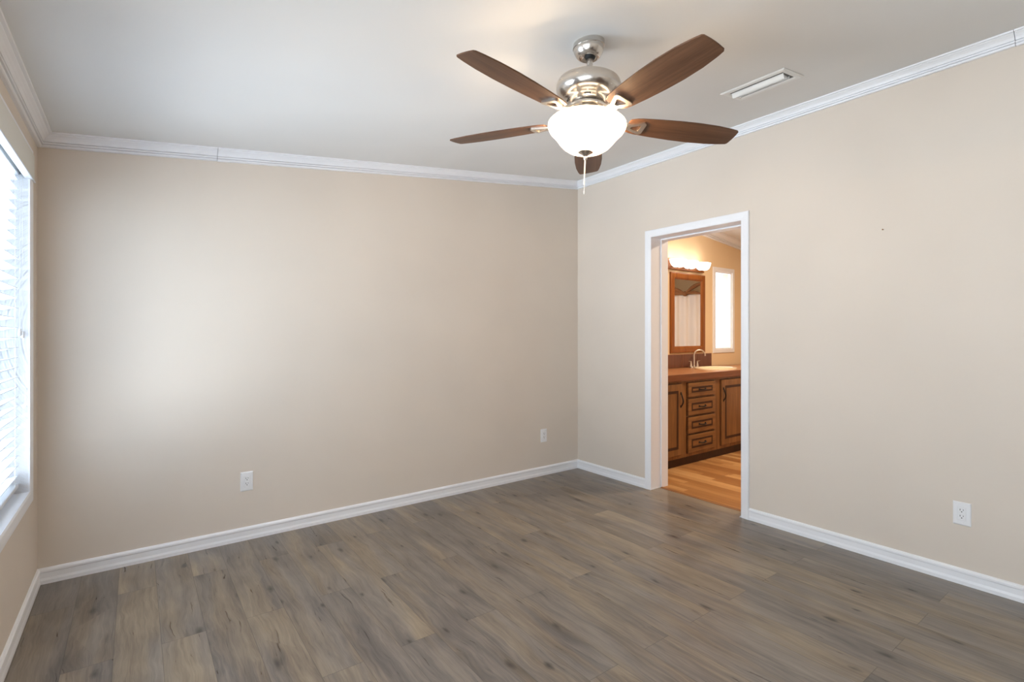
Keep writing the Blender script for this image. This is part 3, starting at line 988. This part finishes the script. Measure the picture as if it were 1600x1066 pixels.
# mirror
MX0, MX1, MZ0, MZ1 = 5.185, 5.848, 1.055, 1.965
mr = thing('mirror', ((MX0 + MX1) / 2, 0, MZ0), 'oak framed bathroom mirror hung under the light bar', 'mirror')
VI = Matrix.Translation((-(MX0 + MX1) / 2, 0, -MZ0))
m = MB()
fwid = 0.075
fr = [(0, -0.001), (0, -0.020), (0.012, -0.026), (0.055, -0.026), (fwid - 0.008, -0.020), (fwid, -0.012), (fwid, -0.001)]
rect = [(MX0, MZ0), (MX0, MZ1), (MX1, MZ1), (MX1, MZ0)]
sg = [(1, 1), (1, -1), (-1, -1), (-1, 1)]
rings = [[(rect[i][0] + sg[i][0] * o, y, rect[i][1] + sg[i][1] * o) for o, y in fr] for i in range(4)]
m.loft(rings + [rings[0]], True, False)
vpart(m, 'frame', 'oakframe', mr)
vpart(MB().box((MX0 + fwid - 0.004, -0.009, MZ0 + fwid - 0.004), (MX1 - fwid + 0.004, -0.002, MZ1 - fwid + 0.004)), 'mirror_glass', 'mirror', mr)

# light bar: oak box with bowl shades
LX0, LX1 = 5.105, 5.815
lb = thing('vanity_light', ((LX0 + LX1) / 2, 0, 2.09), 'oak vanity light bar with glowing glass shades above the mirror', 'light')
VI = Matrix.Translation((-(LX0 + LX1) / 2, 0, -2.09))
vpart(MB().box((LX0, -0.030, 1.995), (LX1, -0.001, 2.112), bev=0.004), 'backplate', 'oakframe', lb)
for cx_ in (5.185, 5.405, 5.655):
    MBs = MB()
    po = [(0.030, -0.050), (0.060, -0.046), (0.085, -0.030), (0.102, -0.006), (0.112, 0.022), (0.116, 0.036)]
    pi_ = [(r - 0.005, z + 0.004) for r, z in po[::-1]]
    pi_[0] = (0.111, 0.036)
    MBs.lathe(po + pi_ + [po[0]], 40, (cx_, -0.112, 2.054), sxy=(1.08, 0.62), caps=False)
    vpart(MBs, 'glass_shade', 'shade', lb, smooth=True)
    mm = MB().tube([(cx_, -0.029, 2.024), (cx_, -0.07, 2.014), (cx_, -0.112, 2.007)], 0.008, 10)
    vpart(mm, 'arm', 'nickel2', lb, smooth=True)
    L = bpy.data.lights.new('vanity_bulb', 'POINT')
    L.energy = 0.5
    L.color = (1.0, 1.0, 0.98)
    L.shadow_soft_size = 0.03
    o = bpy.data.objects.new('vanity_bulb', L)
    COL.objects.link(o)
    o.parent = lb
    o.location = (cx_ - (LX0 + LX1) / 2, -0.112, 0.012)

# ------------------------------------------------------------------ shower curtain side of the bathroom (seen in the mirror)
SHX, SHY0, SHY1 = 7.42, BYF, -0.0
rod = MB().tube([(SHX, BYF + 0.001, 1.90), (SHX, -0.001, 1.90)], 0.0125, 16)
rod.lathe([(0.026, 0.0), (0.026, 0.006), (0.014, 0.016)], 20, mat=Matrix.Translation((SHX, -0.0005, 1.90)) @ Matrix.Rotation(PI / 2, 4, 'X'))
ro = rod.build('curtain_rod', 'nickel2', None, True, origin=(SHX, BYF / 2, 1.90))
tag(ro, 'metal shower curtain rod reflected in the mirror', 'curtain rod')
m = MB()
NC = 160
pa, pb = [], []
for i in range(NC + 1):
    f = i / NC
    y = -0.30 - 2.2 * f
    dx = 0.028 * math.sin(f * 2 * PI * 13) + 0.012 * math.sin(f * 2 * PI * 5.3 + 1)
    pa.append((SHX + 0.0 + dx * 0.6, y, 1.887))
    pb.append((SHX + 0.0 + dx * 1.2, y, 0.12))
out = [pa, pb]
full = lambda row, d: [(x - d, y, z) for x, y, z in row]
ringT = full(pa, 0.0012) + full(pa, -0.0012)[::-1]
ringB = full(pb, 0.0012) + full(pb, -0.0012)[::-1]
m.loft([ringT, ringB])
sc_ = m.build('shower_curtain', 'curtain', None, True, origin=(SHX, -1.4, 1.887), angle=80)
tag(sc_, 'white pleated shower curtain reflected in the mirror', 'curtain')
# tied swag over the rod
sw = MB()
for (y0, z0, y1, z1, r0) in ((-1.32, 1.905, -0.98, 2.06, 0.030), (-1.32, 1.90, -1.72, 2.02, 0.034), (-1.32, 1.90, -1.02, 1.88, 0.02), (-1.32, 1.90, -1.75, 1.90, 0.03)):
    pts, rad = [], []
    for q in range(9):
        f = q / 8
        pts.append((SHX - 0.050, y0 + (y1 - y0) * f, z0 + (z1 - z0) * f + 0.03 * math.sin(PI * f)))
        rad.append(0.008 + r0 * math.sin(PI * min(1, f * 0.95 + 0.05)) * 0.8)
    sw.tube(pts, rad, 10)
sw.lathe([(0.01, 0.04), (0.032, 0.025), (0.036, 0.0), (0.03, -0.03), (0.008, -0.04)], 16, (SHX - 0.050, -1.32, 1.905))
swo = sw.build('fabric_swag', 'swag', None, True, origin=(SHX - 0.050, -1.32, 1.905))
tag(swo, 'brown knotted fabric swag over the shower curtain rod', 'swag')
